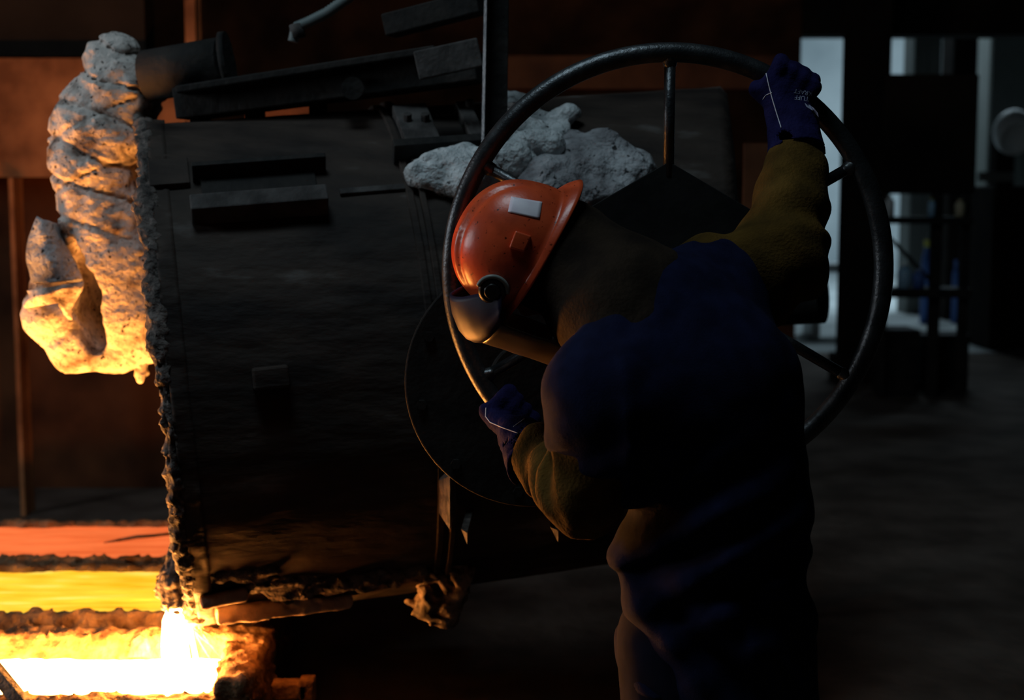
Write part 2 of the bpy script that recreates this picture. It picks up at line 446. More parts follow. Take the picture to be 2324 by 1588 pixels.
# slag crust under the drum, lit by the metal
def crust(p):
    f = 1e3
    for (x, y, r) in ((650, 1318, .035), (700, 1330, .045), (760, 1322, .04), (830, 1312, .045), (890, 1300, .04), (935, 1310, .03), (560, 1300, .03)):
        c, n = dray(x, y)
        a = c-AX*0.07-n*0.01; b = c+AX*0.07-n*0.01
        f = np.minimum(f, cone(p, a, b, r, r*.7)) if np.isscalar(f) else smin(f, cone(p, a, b, r, r*.7), 0.03)
    st = p*np.array([.45, 1, 1])
    return f+0.012*fbm(st, 26, 3)+0.010*ridge(st, 45, 3.0)
c0, _ = dray(480, 1300); c1, _ = dray(960, 1300)
sdf_obj('slag_crust', crust, np.minimum(c0, c1)-[.1, .25, .16], np.maximum(c0, c1)+[.1, .35, .16], 0.0075, M['slag'], ladle)
def bar(name, a, b, w, th, m, jag=0.006, parent=ladle):
    a = np.asarray(a); b = np.asarray(b); d = nrm(b-a); s = np.array([0, 1.0, 0]); s = nrm(s-d*(s@d)); u = np.cross(d, s)
    R = np.array([d, s, u]); L = np.linalg.norm(b-a)/2
    lo = np.minimum(a, b)-w-0.03; hi = np.maximum(a, b)+w+0.03
    def f(p):
        return sbox(p, (a+b)/2, (L, w, th), R, 0.008)+jag*fbm(p*np.array([.5, 1, 1]), 40, 3)
    return sdf_obj(name, f, lo, hi, 0.005, m, parent)
def dn(x, y, o):
    c, n = dray(x, y); return c+n*o
bar('pouring_lip', dn(490, 1380, .012), dn(790, 1345, .012), .05, .022, M['clay'], 0.010)
bar('lip_bar', dn(455, 1352, .015), dn(560, 1332, .015), .028, .018, M['clay'], 0.004)
def spout(p):
    f = cone(p, P(404, 1235, 3.84), P(392, 1330, 3.78), .022, .048)
    f = smin(f, cone(p, P(392, 1330, 3.78), P(400, 1385, 3.745), .048, .028), .02)
    f = smin(f, cone(p, P(428, 1250, 3.82), P(432, 1390, 3.76), .012, .016), .015)
    return f+0.010*fbm(p, 45, 3)+0.008*ridge(p, 60, 9.0)
sdf_obj('spout_slag', spout, P(360, 1440, 3.62)-[.05, .02, .02], P(470, 1190, 3.96)+[.05, .05, .03], 0.005, M['slag'], ladle)
# frozen drips and fibres hanging from the lip
rnd = random.Random(4)
mb = MB()
for k in range(16):
    x0 = 415+rnd.uniform(-12, 18); x1 = x0+rnd.uniform(10, 85); y1 = 1400+rnd.uniform(10, 115)
    y0 = 1372+rnd.uniform(-25, 15)
    Yk = 3.78+rnd.uniform(-.03, .03)
    mx = x0+(x1-x0)*rnd.uniform(.1, .4)
    pts = [P(x0, y0, Yk), P(x0+3, y0+18, Yk), P(mx, (y0+y1)/2+5, Yk), P(x1, y1, Yk)]
    t = np.linspace(0, 1, 9)
    cv = [((1-u)**3)*pts[0]+3*u*(1-u)**2*pts[1]+3*u*u*(1-u)*pts[2]+u**3*pts[3] for u in t]
    mb.tube(cv, list(np.linspace(.006, .0012, 9)), 6)
mb.build('slag_strands', M['clay'], ladle, True)['kind'] = 'stuff'
# crusted foot on the right of the drum
fc = P(1010, 1335, 3.80)
def foot(p):
    R = np.array([[.94, 0, -.34], [0, 1, 0], [.34, 0, .94]])
    f = sbox(p, fc, (.062, .09, .095), R, .025)
    f = smin(f, cone(p, P(985, 1230, 3.80), P(1000, 1310, 3.80), .033, .055), .03)
    f = smin(f, cone(p, P(930, 1365, 3.78), P(990, 1385, 3.78), .011, .033), .02)
    for (x, y, r) in ((1003, 1298, .017), (985, 1345, .020), (1000, 1352, .014), (1022, 1330, .012)):
        f = smax(f, -ell(p, P(x, y, 3.70), (r*1.1, .05, r*1.2)), .012)
    st = p@np.array([[.6, 0, .3], [0, 1, 0], [-.5, 0, 1.]])
    return f+0.016*fbm(st, 24, 3)+0.009*ridge(st, 42, 2.0)
sdf_obj('crusted_foot', foot, fc-[.17, .17, .18], fc+[.15, .17, .21], 0.005, M['slag_light'], ladle)
mb = MB(); a = P(985, 1085, 3.55)
mb.prism([P(996, 1090, 3.46), P(1021, 1078, 3.34), P(1021, 1203, 3.34), P(996, 1165, 3.46)], (0.012, 0.28, 0))
mb.build('bracket_web', M['slag'], ladle, bevel=0.002)
for (x, y, w) in ((1053, 1218, .008), (1258, 1213, .009)):
    q = P(x, y, 3.36); MB().prism([q+[-w, .03, .012], q+[w, -.01, .012], q+[w, -.01, -.016]], (.01, .36, 0)).build('bracket_tab', M['slag'], ladle)
# gear housing behind the hand wheel
GC = P(1205, 865, 3.16); GR = 0.285
def disc(c, r, y0, y1, seg=72):
    m = MB(); m.prism([np.array([c[0]+r*math.cos(2*math.pi*k/seg), y0, c[2]+r*math.sin(2*math.pi*k/seg)]) for k in range(seg)], (0, y1-y0, 0)); return m
disc(GC, GR, 3.14, 3.19).build('gear_cover', M['housing'], ladle, bevel=0.004)
disc(GC, GR*.34, 3.115, 3.14).build('gear_boss', M['housing'], ladle, bevel=0.006)
for k in range(10):
    a = 2*math.pi*k/10+.2
    disc(GC+[GR*.88*math.cos(a), 0, GR*.88*math.sin(a)], 0.012, 3.128, 3.142, 6).build('cover_bolt', M['housing'], ladle)
WC = P(1515, 617, 2.97)
mb = MB(); lo = P(1110, 1100, 3.2); hi = P(1640, 560, 3.2)
mb.box(((lo[0]+hi[0])/2, 3.42, (lo[2]+hi[2])/2), ((hi[0]-lo[0])/2, .23, (hi[2]-lo[2])/2))
mb.build('gear_box', M['housing'], ladle, bevel=0.02)
# hanger bars and tilting gear on top
def hang_bar():
    a = P(1092, 345, 3.70); b = P(1104, -260, 3.70)
    m = MB(); m.prism([a, P(1150, 345, 3.70), P(1158, -260, 3.70), b], (0, .07, 0))
    m.build('hanger_bar', M['soot'], ladle, bevel=0.002)
    m = MB(); m.prism([a, P(1100, 345, 3.69), P(1112, -260, 3.69), b], (0, -.05, 0)); m.build('hanger_flange', M['wheel'], ladle, bevel=0.002)
hang_bar()
def beam(name, p, q, w, th, m, parent=ladle, bevel=0.004):
    p = np.asarray(p); q = np.asarray(q); d = nrm(q-p); s = np.array([0, 1.0, 0]); s = nrm(s-d*(s@d)); u = np.cross(d, s)
    return MB().box((p+q)/2, (np.linalg.norm(q-p)/2, w/2, th/2), (d, s, u)).build(name, m, parent, bevel=bevel)
beam('tilt_beam', P(418, 238, 4.02), P(1090, 150, 3.9), .16, .085, M['soot'])
beam('tilt_beam_flange', P(425, 208, 3.98), P(1000, 118, 3.9), .2, .02, M['soot'])
MB().tube([P(335, 172, 4.05), P(510, 142, 4.0)], .072, 28).build('actuator_cylinder', M['soot'], ladle, True)
MB().tube([P(508, 142, 4.0), P(522, 140, 4.0)], .085, 28).build('cylinder_flange', M['soot'], ladle, True)
beam('grey_plate', P(945, 150, 3.72), P(1090, 118, 3.72), .02, .075, M['ledge'])
MB().tube([P(800, 200, 3.86), P(800, 200, 3.78)], .03, 20).build('pivot_boss', M['soot'], ladle, True)
for x0, x1 in ((440, 470), (560, 600), (700, 745)):
    q0, _ = dray((x0+x1)/2, 300); 
    beam('beam_leg', P((x0+x1)/2, 235, 4.03), P((x0+x1)/2, 300, 4.03), .10, .04, M['soot'])
beam('beam_strut', P(742, 215, 4.0), P(705, 285, 4.0), .05, .02, M['soot'])
beam('upper_arm_bar', P(880, 60, 3.95), P(1092, 5, 3.9), .1, .06, M['soot'])
pts = [P(665, 95, 3.9), P(672, 62, 3.9), P(700, 50, 3.9), P(740, 30, 3.9), P(790, -5, 3.9), P(900, -90, 3.9)]
t = np.linspace(0, len(pts)-1, 80); rr = []
cv = []
for i, u in enumerate(t):
    k = min(int(u), len(pts)-2); w = u-k; cv.append(pts[k]*(1-w)+pts[k+1]*w); rr.append(.013+.003*(i % 2))
MB().tube(cv, rr, 12).build('ribbed_hose', M['hose'], ladle, True)
MB().tube([P(672, 55, 3.9), P(678, 86, 3.9)], .02, 14).build('hose_fitting', M['ledge'], ladle, True)

# ------------------------------------------------------------------ hand wheel
WR, WT = 0.456, 0.0205
wheel = empty('hand_wheel', WC-np.array([0, 0, WR]), 'large dark steel hand wheel with six spokes and hexagonal centre plate', 'wheel')
def wp(a, r, y=0): return WC+np.array([r*math.cos(a), y, r*math.sin(a)])
MB().tube([wp(2*math.pi*k/160, WR) for k in range(160)], WT, 20, True).build('rim', M['wheel'], wheel, True)
for k in range(6):
    a = math.radians(30+60*k)
    MB().tube([wp(a, 0.2, .004), wp(a, WR-0.01, 0)], .0118, 14).build('spoke', M['wheel'], wheel, True)
    def weld(p, a=a):
        return cone(p, wp(a, WR-.024), wp(a, WR-.016), .014, .017)+.003*fbm(p, 120, 2)
    c = wp(a, WR-.02); sdf_obj('weld_bead', weld, c-.035, c+.035, .004, M['wheel'], wheel)
MB().prism([wp(math.radians(30+60*k), .231, -.006) for k in range(6)], (0, .012, 0)).build('hub_plate', M['wheel_plate'], wheel, bevel=0.0015)
MB().tube([wp(0, 0, -.03), wp(0, 0, .03)], .05, 32).build('hub_boss', M['wheel'], wheel, True)
MB().tube([wp(0, 0, .0), wp(0, 0, .22)], .026, 24).build('shaft', M['wheel'], wheel, True)

# ------------------------------------------------------------------ moulds with glowing metal
ZM = 0.30
def mould(label, y_far, y_near, xr_px, zrim, metal, mlabel, zmet, hs, low=False):
    Yf = Pz(300, y_far, zmet)[1]; Yn = Pz(300, y_near, zmet)[1]
    xl = -2.75; xr = Pz(xr_px, y_near, zmet)[0]
    wall = hs
    lo = np.array([xl-wall, Yn-wall, 0.0]); hi = np.array([xr+wall*1.4, Yf+wall, zrim])
    root = empty('casting_mould', ((lo[0]+hi[0])/2, (lo[1]+hi[1])/2, 0), label, 'mould')
    c = (lo+hi)/2; hf = (hi-lo)/2
    ci = np.array([(xl+xr)/2, (Yn+Yf)/2, zrim]); hfi = np.array([(xr-xl)/2, (Yf-Yn)/2, zrim-zmet+.04])
    def f(p):
        o = sbox(p, c, hf, None, .02)
        i = sbox(p, ci, hfi, None, .03)
        cut = sbox(p, (c[0]-.1, lo[1], zrim), (hf[0]+.02, wall*1.6, zrim-zmet-.012), None, .01) if low else 1e3
        return smax(smax(o, -i, .015), -cut, .015)+np.where(p[..., 2] > .05, .012*fbm(p, 26, 2)+.013*fbm(p, 62, 2, 4.), 0)
    sdf_obj('mould_body', f, lo-.03, hi+.03, .0105, M['sand'], root)
    nx, ny = 160, 40
    X = np.linspace(xl-.02, xr+.02, nx); Y = np.linspace(Yn-.02, Yf+.02, ny)
    g = np.stack(np.meshgrid(X, Y, [0.], indexing='ij'), -1)[:, :, 0]
    g[..., 2] = zmet+.006*fbm(g*np.array([.5, 2, 1]), 12, 3)
    V = g.reshape(-1, 3)
    F = [(i*ny+j, (i+1)*ny+j, (i+1)*ny+j+1, i*ny+j+1) for i in range(nx-1) for j in range(ny-1)]
    n = len(V); V = np.vstack([V, V-[0, 0, .03]])
    F += [tuple(k+n for k in q[::-1]) for q in F]
    o = mesh_obj('metal', V, F, metal, root); o['label'] = mlabel
    return root, Yn, Yf, xr
mA, YnA, YfA, xrA = mould('sand lined casting mould filled with white-hot molten metal under the stream', 1496, 1580, 480, .375, M['white_metal'], 'white-hot molten metal', ZM, .075, True)
mB, YnB, YfB, xrB = mould('casting mould holding yellow-hot setting metal, between the white and orange moulds', 1298, 1396, 545, .355, M['yellow_metal'], 'yellow-hot setting metal', .335, .05)
mC, YnC, YfC, xrC = mould('casting mould holding dull orange cooling metal, behind the yellow one', 1196, 1272, 560, .355, M['orange_metal'], 'dull orange cooling metal', .335, .05)
cr = [np.array([q[0], q[1], .3425]) for q in (Pz(236, 1232, .341), Pz(270, 1226, .341), Pz(310, 1219, .341), Pz(350, 1216, .341), Pz(400, 1210, .341))]
MB().tube(cr, [.002, .006, .008, .007, .006], 8).build('crust_crack', M['slag'], mC, True)
# lug on the nearest mould and lifting tab on its inner wall
lug = MB(); a = P(628, 1570, 3.75); b = P(690, 1556, 3.75)
lug.box((a+b)/2, (.05, .03, .022)); lug.box(P(698, 1565, 3.75), (.021, .03, .035)); lug.build('end_lug', M['sand'], mA, bevel=.006)
MB().prism([P(288, 1492, YfA-.02), P(345, 1492, YfA-.02), P(330, 1450, YfA-.02), P(316, 1440, YfA-.02), P(300, 1452, YfA-.02)], (0, .02, 0)).build('lifting_tab', M['slag'], mA, bevel=.004)
ka = P(-45, 1478, 3.52); kb = P(62, 1610, 3.38); kb = ka+(kb-ka)*((ka[2]-.02)/(ka[2]-kb[2]))
beam('skimmer', ka, kb, .03, .035, M['slag'], None)
tag(bpy.data.objects['skimmer'], 'dark slanted bar leaning on the edge of the white-hot mould', 'bar')
# the stream
top = P(398, 1378, 3.74); bot = np.array([P(398, 1500, 3.74)[0], 3.74, ZM-.01])
st = []; rr = []
for u in np.linspace(0, 1, 24):
    p = top*(1-u)+bot*u
    st.append(p+np.array([.002*math.sin(9*u), 0, 0])); rr.append(.022+.014*min(1, u*6))
tag(MB().tube(st, rr, 20).build('molten_stream', M['stream_metal'], None, True), 'white-hot molten metal stream falling from the ladle lip into the mould', 'molten metal')
st = [P(432, 1418, 3.76), P(436, 1450, 3.76), P(446, 1500, 3.76), P(452, 1530, 3.76)]
tag(MB().tube(st, [.004, .006, .007, .007], 10).build('molten_trickle', M['white_metal'], None, True), 'thin white-hot trickle running beside the main metal stream', 'molten metal')

# ------------------------------------------------------------------ fibre blanket over the spout arm
YB = 4.12; SB = YB/3193
def drum_sdf(p):
    q = p-E0; u = q@AX
    rad = np.linalg.norm(q-u[..., None]*AX, axis=-1)-RD
    return np.maximum(rad, -u)
def blanket(p):
    ch = [(262, 135, .0, 62), (272, 205, .0, 96), (232, 285, .0, 108), (212, 380, -.02, 98), (232, 480, -.02, 92), (252, 600, -.02, 98), (262, 700, 0, 100), (262, 755, .02, 88)]
    f = None
    for (a, b) in zip(ch[:-1], ch[1:]):
        d = cone(p, P(a[0], a[1], YB+a[2]), P(b[0], b[1], YB+b[2]), a[3]*SB, b[3]*SB)
        f = d if f is None else smin(f, d, .02)
    f = smin(f, cone(p, P(335, 200, YB), P(270, 240, YB), .055, .08), .05)
    f = smin(f, cone(p, P(215, 120, YB-.02), P(203, 98, YB-.02), .045, .014), .03)
    f = smin(f, cone(p, P(300, 740, YB), P(330, 780, YB), .10, .06), .04)
    l = cone(p, P(112, 645, YB-.05), P(112, 715, YB-.06), .055, .070)
    l = smin(l, cone(p, P(112, 715, YB-.06), P(165, 782, YB-.03), .070, .075), .03)
    l = smin(l, cone(p, P(165, 782, YB-.03), P(270, 788, YB), .075, .075), .03)
    f = smin(f, l, .02)
    R3 = np.array([[.99, 0, .12], [0, 1, 0], [-.12, 0, .99]])
    f = smax(f, -ell(p, P(200, 705, YB-.10), (.046, .20, .125), R3), .012)
    f = smax(f, -ell(p, P(172, 600, YB-.10), (.030, .12, .08), R3), .02)
    up = np.clip((p[..., 2]-1.40)/.2, 0, 1)
    q = p+.02*np.stack([noise(p, 7, 1.), noise(p, 7, 2.), noise(p, 7, 3.)], -1)
    tt = q[..., 2]*1.0+q[..., 0]*.35
    crease = np.abs(((tt*9.5) % 1)-.5)*2
    f = f+up*.016*np.exp(-(crease/.12)**2)
    tt2 = q[..., 2]-q[..., 0]*.45
    c2 = np.abs(((tt2*7.) % 1)-.5)*2
    f = f+(.4+.6*up)*.010*np.exp(-(c2/.07)**2)
    f = f+.016*fbm(p, 8, 2)+.006*fbm(p, 48, 3)+.008*up*fbm(p, 28, 2, 4.)
    return smax(f, -(drum_sdf(p)-.004), .008)
cover = empty('fibre_cover', P(200, 850, YB), 'charred grey ceramic fibre blanket bundle hanging at the ladle mouth, glowing from below', 'blanket')
sdf_obj('wrapped_blanket', blanket, P(40, 870, YB)-[0, .3, 0], P(400, 70, YB)+[.02, .3, .05], .0085, M['blanket'], cover)
def flap():
    nu, nv = 26, 30
    V = []
    for i in range(nu):
        u = i/(nu-1)
        for j in range(nv):
            v = j/(nv-1)
            # from the bottom fold (y 640) up to the pointed tip (y 495)
            xl = 78+(98-78)*v**1.5-18*math.sin(math.pi*v*.9); xr = 178-58*v**1.3
            x = xl+(xr-xl)*u; y = 640-145*v+18*u*v
            Y = YB-.10-.05*math.sin(math.pi*u)+.07*v*u
            V.append(P(x, y, Y))
    V = np.array(V); V[:, 1] += .02*fbm(V, 14, 2)
    F = [(i*nv+j, (i+1)*nv+j, (i+1)*nv+j+1, i*nv+j+1) for i in range(nu-1) for j in range(nv-1)]
    o = mesh_obj('loose_flap', V, F, M['wool_dirty'], cover)
    m = o.modifiers.new('solid', 'SOLIDIFY'); m.thickness = .014; m.offset = 1
    V = []
    for i in range(nu):
        u = i/(nu-1)
        for j in range(nv):
            v = j/(nv-1)
            x = 58+u*132+6*math.sin(v*6); y = 660-22*u+20*v-45*v*u*(1-v)
            if u > .6: y += 120*v*(u-.6); x -= 60*v*(u-.6)
            V.append(P(x, y+20*v, YB-.13-.05*math.sin(math.pi*u)-.012*math.sin(v*4)))
    V = np.array(V); V[:, 1] += .015*fbm(V, 18, 2)
    o = mesh_obj('folded_edge', V, F, M['blanket'], cover)
    m = o.modifiers.new('solid', 'SOLIDIFY'); m.thickness = .016; m.offset = 1
flap()
def drip(p):
    return smin(cone(p, P(322, 820, YB), P(318, 862, YB-.01), .022, .012), cone(p, P(318, 848, YB), P(336, 846, YB), .012, .007), .01)+.006*fbm(p, 60, 2)
dc = P(322, 845, YB); sdf_obj('hanging_scrap', drip, dc-.06, dc+.06, .004, M['blanket'], cover)
beam('cover_arm', P(300, 190, YB+.02), P(470, 190, YB-.05), .07, .06, M['soot'], ladle)

# ------------------------------------------------------------------ ceramic wool tufts lying on the drum
TUFTS = []
def tuft(name, blobs, label, m, seed, h=.0065):
    cs = []
    for (x, y, r, out) in blobs:
        c, n = dray(x, y); cs.append((c+n*out, r))
    lo = np.min([c-1.6*r-.02 for c, r in cs], 0); hi = np.max([c+1.6*r+.02 for c, r in cs], 0)
    def f(p):
        d = None
        for k, (c, r) in enumerate(cs):
            e = ell(p, c, (r*1.35, r, r*.9)); d = e if d is None else smin(d, e, .03)
        return d+.024*fbm(p, 12, 2, seed)+.012*fbm(p, 36, 3, seed+3)
    def g(p):
        d = smax(f(p), -(drum_sdf(p)+.004), .006)
        for pv in TUFTS: d = np.maximum(d, -(pv(p)+.002))
        return d
    o = sdf_obj(name, g, lo, hi, h, m)
    TUFTS.append(f)
    return tag(o, label, 'wool', 'ceramic wool on the ladle')
tuft('ceramic_wool', [(970, 410, .035, .02), (1020, 405, .06, .02), (1045, 430, .05, .02), (1060, 375, .03, .03), (985, 395, .03, .03), (1085, 400, .04, .02)], 'pale ceramic wool clump spilling over the flange beside the helmet', M['wool'], 1.)
tuft('ceramic_wool', [(1165, 258, .04, .03), (1175, 285, .04, .03), (1215, 290, .045, .02), (1270, 285, .035, .03), (1255, 310, .04, .02), (1190, 315, .035, .03)], 'pale ceramic wool clump standing highest on the drum behind the wheel rim', M['wool'], 12.)
tuft('ceramic_wool', [(1180, 350, .04, .03), (1225, 345, .045, .03), (1250, 350, .03, .03), (1140, 385, .05, .02), (1180, 385, .04, .02)], 'brightest white ceramic wool clump between wheel rim and spoke', M['wool'], 22.)
tuft('ceramic_wool', [(1290, 340, .05, .0), (1340, 350, .06, .0), (1390, 360, .05, .0), (1250, 400, .06, .01), (1320, 400, .06, .01), (1390, 405, .055, .01), (1440, 400, .04, .0), (1230, 435, .06, .01), (1310, 445, .06, .01), (1370, 450, .05, .01), (1455, 385, .035, .0)], 'wide grey sooty ceramic wool sheet lying above the hexagonal wheel plate', M['wool_dirty'], 31.)

# ------------------------------------------------------------------ the worker
person = empty('person', (P(1640, 1400, 2.62)[0], 2.62, 0), 'person in red-orange helmet, navy jacket and mustard sleeves leaning over to turn the wheel', 'person')
J = dict(pel=P(1625, 1420, 2.62), wai=P(1630, 1130, 2.60), che=P(1590, 890, 2.60), upp=P(1500, 745, 2.63), neck=P(1400, 690, 2.68), head=P(1225, 640, 2.72),
         lsh=P(1375, 900, 2.50), lel=P(1325, 1115, 2.53), lwr=P(1190, 1005, 2.84), rsh=P(1600, 650, 2.74), rel=P(1772, 590, 2.76), rwr=P(1815, 318, 2.91))
hipl = J['pel']+[-.06, -.03, -.02]; hipr = J['pel']+[.065, .03, -.02]
knl = np.array([hipl[0]-.02, 2.60, .46]); knr = np.array([hipr[0]+.06, 2.66, .46])
anl = np.array([hipl[0]+.0, 2.56, .09]); anr = np.array([hipr[0]+.12, 2.66, .09])
# helmet frame
HU = nrm([-.862, -.20, .475]); HF = np.array([-.483, 0.02, -.876]); HF = nrm(HF-HU*(HF@HU)); HS = np.cross(HF, HU)
if HS[1] > 0: HS = -HS          # towards the camera: the wearer's left
HC = P(1196, 572, 2.72); HK = .93
headc = HC-HU*.045-HF*.0
def hp(f, s, u): return HC+(HF*f+HS*s+HU*u)*HK
def body(p):
    f = cone(p, J['pel'], J['wai'], .15, .125)
    f = smin(f, cone(p, J['wai'], J['che'], .125, .14), .05)
    f = smin(f, cone(p, J['che'], J['upp'], .14, .11), .05)
    f = smin(f, cone(p, J['lsh'], J['rsh'], .065, .065), .06)
    f = smin(f, cone(p, J['upp'], hp(-.02, 0, -.14), .07, .055), .04)
    h = ell(p, hp(0, 0, -.02), (.095, .075, .115), np.array([HF, HS, HU]))
    h = smin(h, ell(p, hp(.055, 0, -.105), (.045, .045, .04), np.array([HF, HS, HU])), .04)   # jaw
    h = smin(h, cone(p, hp(.092, 0, -.02), hp(.112, 0, -.06), .008, .013), .015)                # nose
    h = smax(h, -ell(p, hp(.098, .03, -.015), (.012, .014, .009), np.array([HF, HS, HU])), .01)
    h = smax(h, -ell(p, hp(.098, -.03, -.015), (.012, .014, .009), np.array([HF, HS, HU])), .01)
    h = smax(h, -ell(p, hp(.102, 0, -.095), (.010, .024, .004), np.array([HF, HS, HU])), .006)
    for s in (-1, 1): h = smin(h, ell(p, hp(-.005, s*.078, -.03), (.02, .010, .03), np.array([HF, HS, HU])), .008)
    f = smin(f, h, .03)
    for a, b, c in ((J['lsh'], J['lel'], J['lwr']), (J['rsh'], J['rel'], J['rwr'])):
        f = smin(f, cone(p, a, b, .06, .045), .03); f = smin(f, cone(p, b, c, .045, .03), .02)
    for a, b, c in ((hipl, knl, anl), (hipr, knr, anr)):
        f = smin(f, cone(p, a, b, .095, .06), .05); f = smin(f, cone(p, b, c, .06, .042), .03)
        f = smin(f, cone(p, c-[0, 0, .03], c+[-.06, .10, -.05], .04, .03), .02)
    return f
sdf_obj('body', body, (-.2, 2.3, 0.0), (.95, 3.05, 1.85), .013, M['skin'], person)
def cloth(p, s=1.0, off=0.):
    st = p@np.array([[.9, 0, .3], [0, .8, 0], [-.5, 0, .7]])
    return s*(.005*ridge(st, 7, off)+.003*ridge(st, 15, off+4)+.0015*fbm(p, 34, 2, off))
ARM_A = nrm(np.array([.25, 0, .97]))
def jacket(p):
    f = cone(p, J['pel']-[0, 0, .10], J['wai'], .195, .165)
    f = smin(f, cone(p, J['wai'], J['che'], .165, .177), .06)
    f = smin(f, cone(p, J['che'], J['upp'], .177, .15), .06)
    f = smin(f, cone(p, J['lsh'], J['rsh'], .088, .095), .07)
    f = smin(f, cone(p, P(1640, 640, 2.72), J['che'], .075, .12), .06)
    f = smin(f, cone(p, P(1385, 1310, 2.56)+[.10, 0, 0], P(1400, 1360, 2.56)+[.1, 0, 0], .085, .085), .05)
    # left upper sleeve
    el = J['lsh']+(J['lel']-J['lsh'])*.42
    s = cone(p, J['lsh'], el, .094, .080)
    s = smin(s, cone(p, P(1440, 930, 2.52), P(1420, 1010, 2.53), .10, .075), .06)
    f = smin(f, s, .10)
    # folds at the waist run up to the left shoulder
    z = p[..., 2]; x = p[..., 0]
    w = z-.55*(x-.35)
    m = np.exp(-((z-.97)/.16)**2)
    sn = np.sin((w-.6)*62+1.8*noise(p, 5))
    f = f-.017*m*np.sign(sn)*np.abs(sn)**.7*np.clip((.62-x)/.25, 0, 1)
    vf = np.exp(-((x-.205-.06*(1.2-z))/.018)**2)*np.exp(-((z-1.2)/.14)**2)
    f = f-.012*vf
    m2 = np.exp(-((z-.78)/.16)**2)
    f = f-.012*m2*np.sin((x+.9*z)*45+1.3*noise(p, 6))
    return f+cloth(p, 1., 2.)
def trim_jacket(p):
    f = jacket(p)
    hem = J['pel'][2]-.10
    f = smax(f, hem-p[..., 2]+.012*noise(p, 8), .01)
    d = nrm(J['lel']-J['lsh']); e = J['lsh']+(J['lel']-J['lsh'])*.70
    return f
sdf_obj('jacket', trim_jacket, (.02, 2.28, .62), (.62, 3.0, 1.66), .0085, M['navy'], person)
def lsleeve(p):
    a = J['lsh']+(J['lel']-J['lsh'])*.30; w = J['lwr']; e = J['lel']
    f = smin(cone(p, a, e, .082, .072), cone(p, e, w, .072, .046), .03)
    f = smin(f, cone(p, e, P(1338, 1165, 2.51), .06, .03), .02)
    ax = nrm(w-e); t = (p-e)@ax
    per = (p-e)@nrm(np.cross(ax, [0, 1, 0]))
    sn = np.sin(t*70+per*34+2.2*noise(p, 9))
    f = f-.010*np.sign(sn)*np.abs(sn)**.6*np.clip((t+.05)/.06, 0, 1)-.006*ridge(p, 16, 8.)
    f = f+cloth(p, .7, 6.)
    return smax(f, (p-(w-ax*.05))@ax, .008)
lo = np.min([J['lsh'], J['lel'], J['lwr']], 0)-.12; hi = np.max([J['lsh'], J['lel'], J['lwr']], 0)+.12
o = sdf_obj('sleeve', lsleeve, lo, hi, .0065, M['olive'], person); o['label'] = 'mustard suede lower sleeve'
def rsleeve(p):
    s, e, w = J['rsh'], J['rel'], J['rwr']
    f = smin(cone(p, s, e, .095, .085), cone(p, e, w, .090, .046), .045)
    f = smin(f, cone(p, s, P(1700, 690, 2.74), .09, .07), .05)
    ax = nrm(w-e); t = (p-e)@ax
    per = (p-e)@np.array([1., 0, 0])
    f = f-.007*np.sin(t*80-per*28+1.8*noise(p, 8))*np.clip((t+.02)/.08, 0, 1)
    ax2 = nrm(e-s); t2 = (p-s)@ax2
    f = f-.006*np.sin(t2*70+1.5*noise(p, 8, 3.))*np.clip((.06-t)/.08, 0, 1)
    f = smin(f, cone(p, e+(w-e)*.45, e+(w-e)*.72, .075, .066), .03)
    return smax(f+cloth(p, .8, 9.), (p-(w-ax*.035))@ax, .008)
lo = np.min([J['rsh'], J['rel'], J['rwr']], 0)-.2; hi = np.max([J['rsh'], J['rel'], J['rwr']], 0)+.16
o = sdf_obj('sleeve', rsleeve, lo, hi, .0065, M['olive'], person); o['label'] = 'mustard brown suede sleeve'
def hood(p):
    f = ell(p, hp(-.01, 0, -.05), (.118, .108, .09), np.array([HF, HS, HU]))
    f = smin(f, cone(p, hp(-.02, 0, -.10), P(1430, 705, 2.64), .115, .135), .05)
    f = smin(f, cone(p, P(1430, 705, 2.64), P(1470, 790, 2.58), .13, .12), .05)
    f = smax(f, (p-hp(0, 0, .005))@HU, .01)
    face = ell(p, hp(.14, 0, -.08), (.07, .07, .10), np.array([HF, HS, HU]))
    f = smax(f, -face, .015)
    return f+cloth(p, .9, 14.)
sdf_obj('hood', hood, P(1130, 900, 2.7)-[.05, .35, .05], P(1560, 420, 2.7)+[.05, .3, .05], .0075, M['brown_hood'], person)
def trousers(p):
    f = None
    for a, b, c in ((hipl, knl, anl), (hipr, knr, anr)):
        d = smin(cone(p, a, b, .135, .10), cone(p, b, c, .10, .085), .04)
        f = d if f is None else smin(f, d, .04)
    f = smin(f, cone(p, J['pel']-[0, 0, .05], J['pel']+[0, 0, .03], .16, .15), .05)
    f = smax(f, .07-p[..., 2], .01)
    return f+cloth(p, .9, 20.)
sdf_obj('trousers', trousers, (.1, 2.3, .03), (.85, 2.95, .95), .012, M['trousers'], person)
for an in (anl, anr):
    def boot(p, an=an):
        f = smin(cone(p, an+[0, 0, .08], an-[0, 0, .03], .062, .058), cone(p, an+[0, -.03, -.045], an+[-.05, .14, -.05], .045, .042), .03)
        return smax(f, .002-p[..., 2], .004)
    sdf_obj('boot', boot, an-[.2, .15, .1], an+[.2, .25, .2], .008, M['boot'], person)

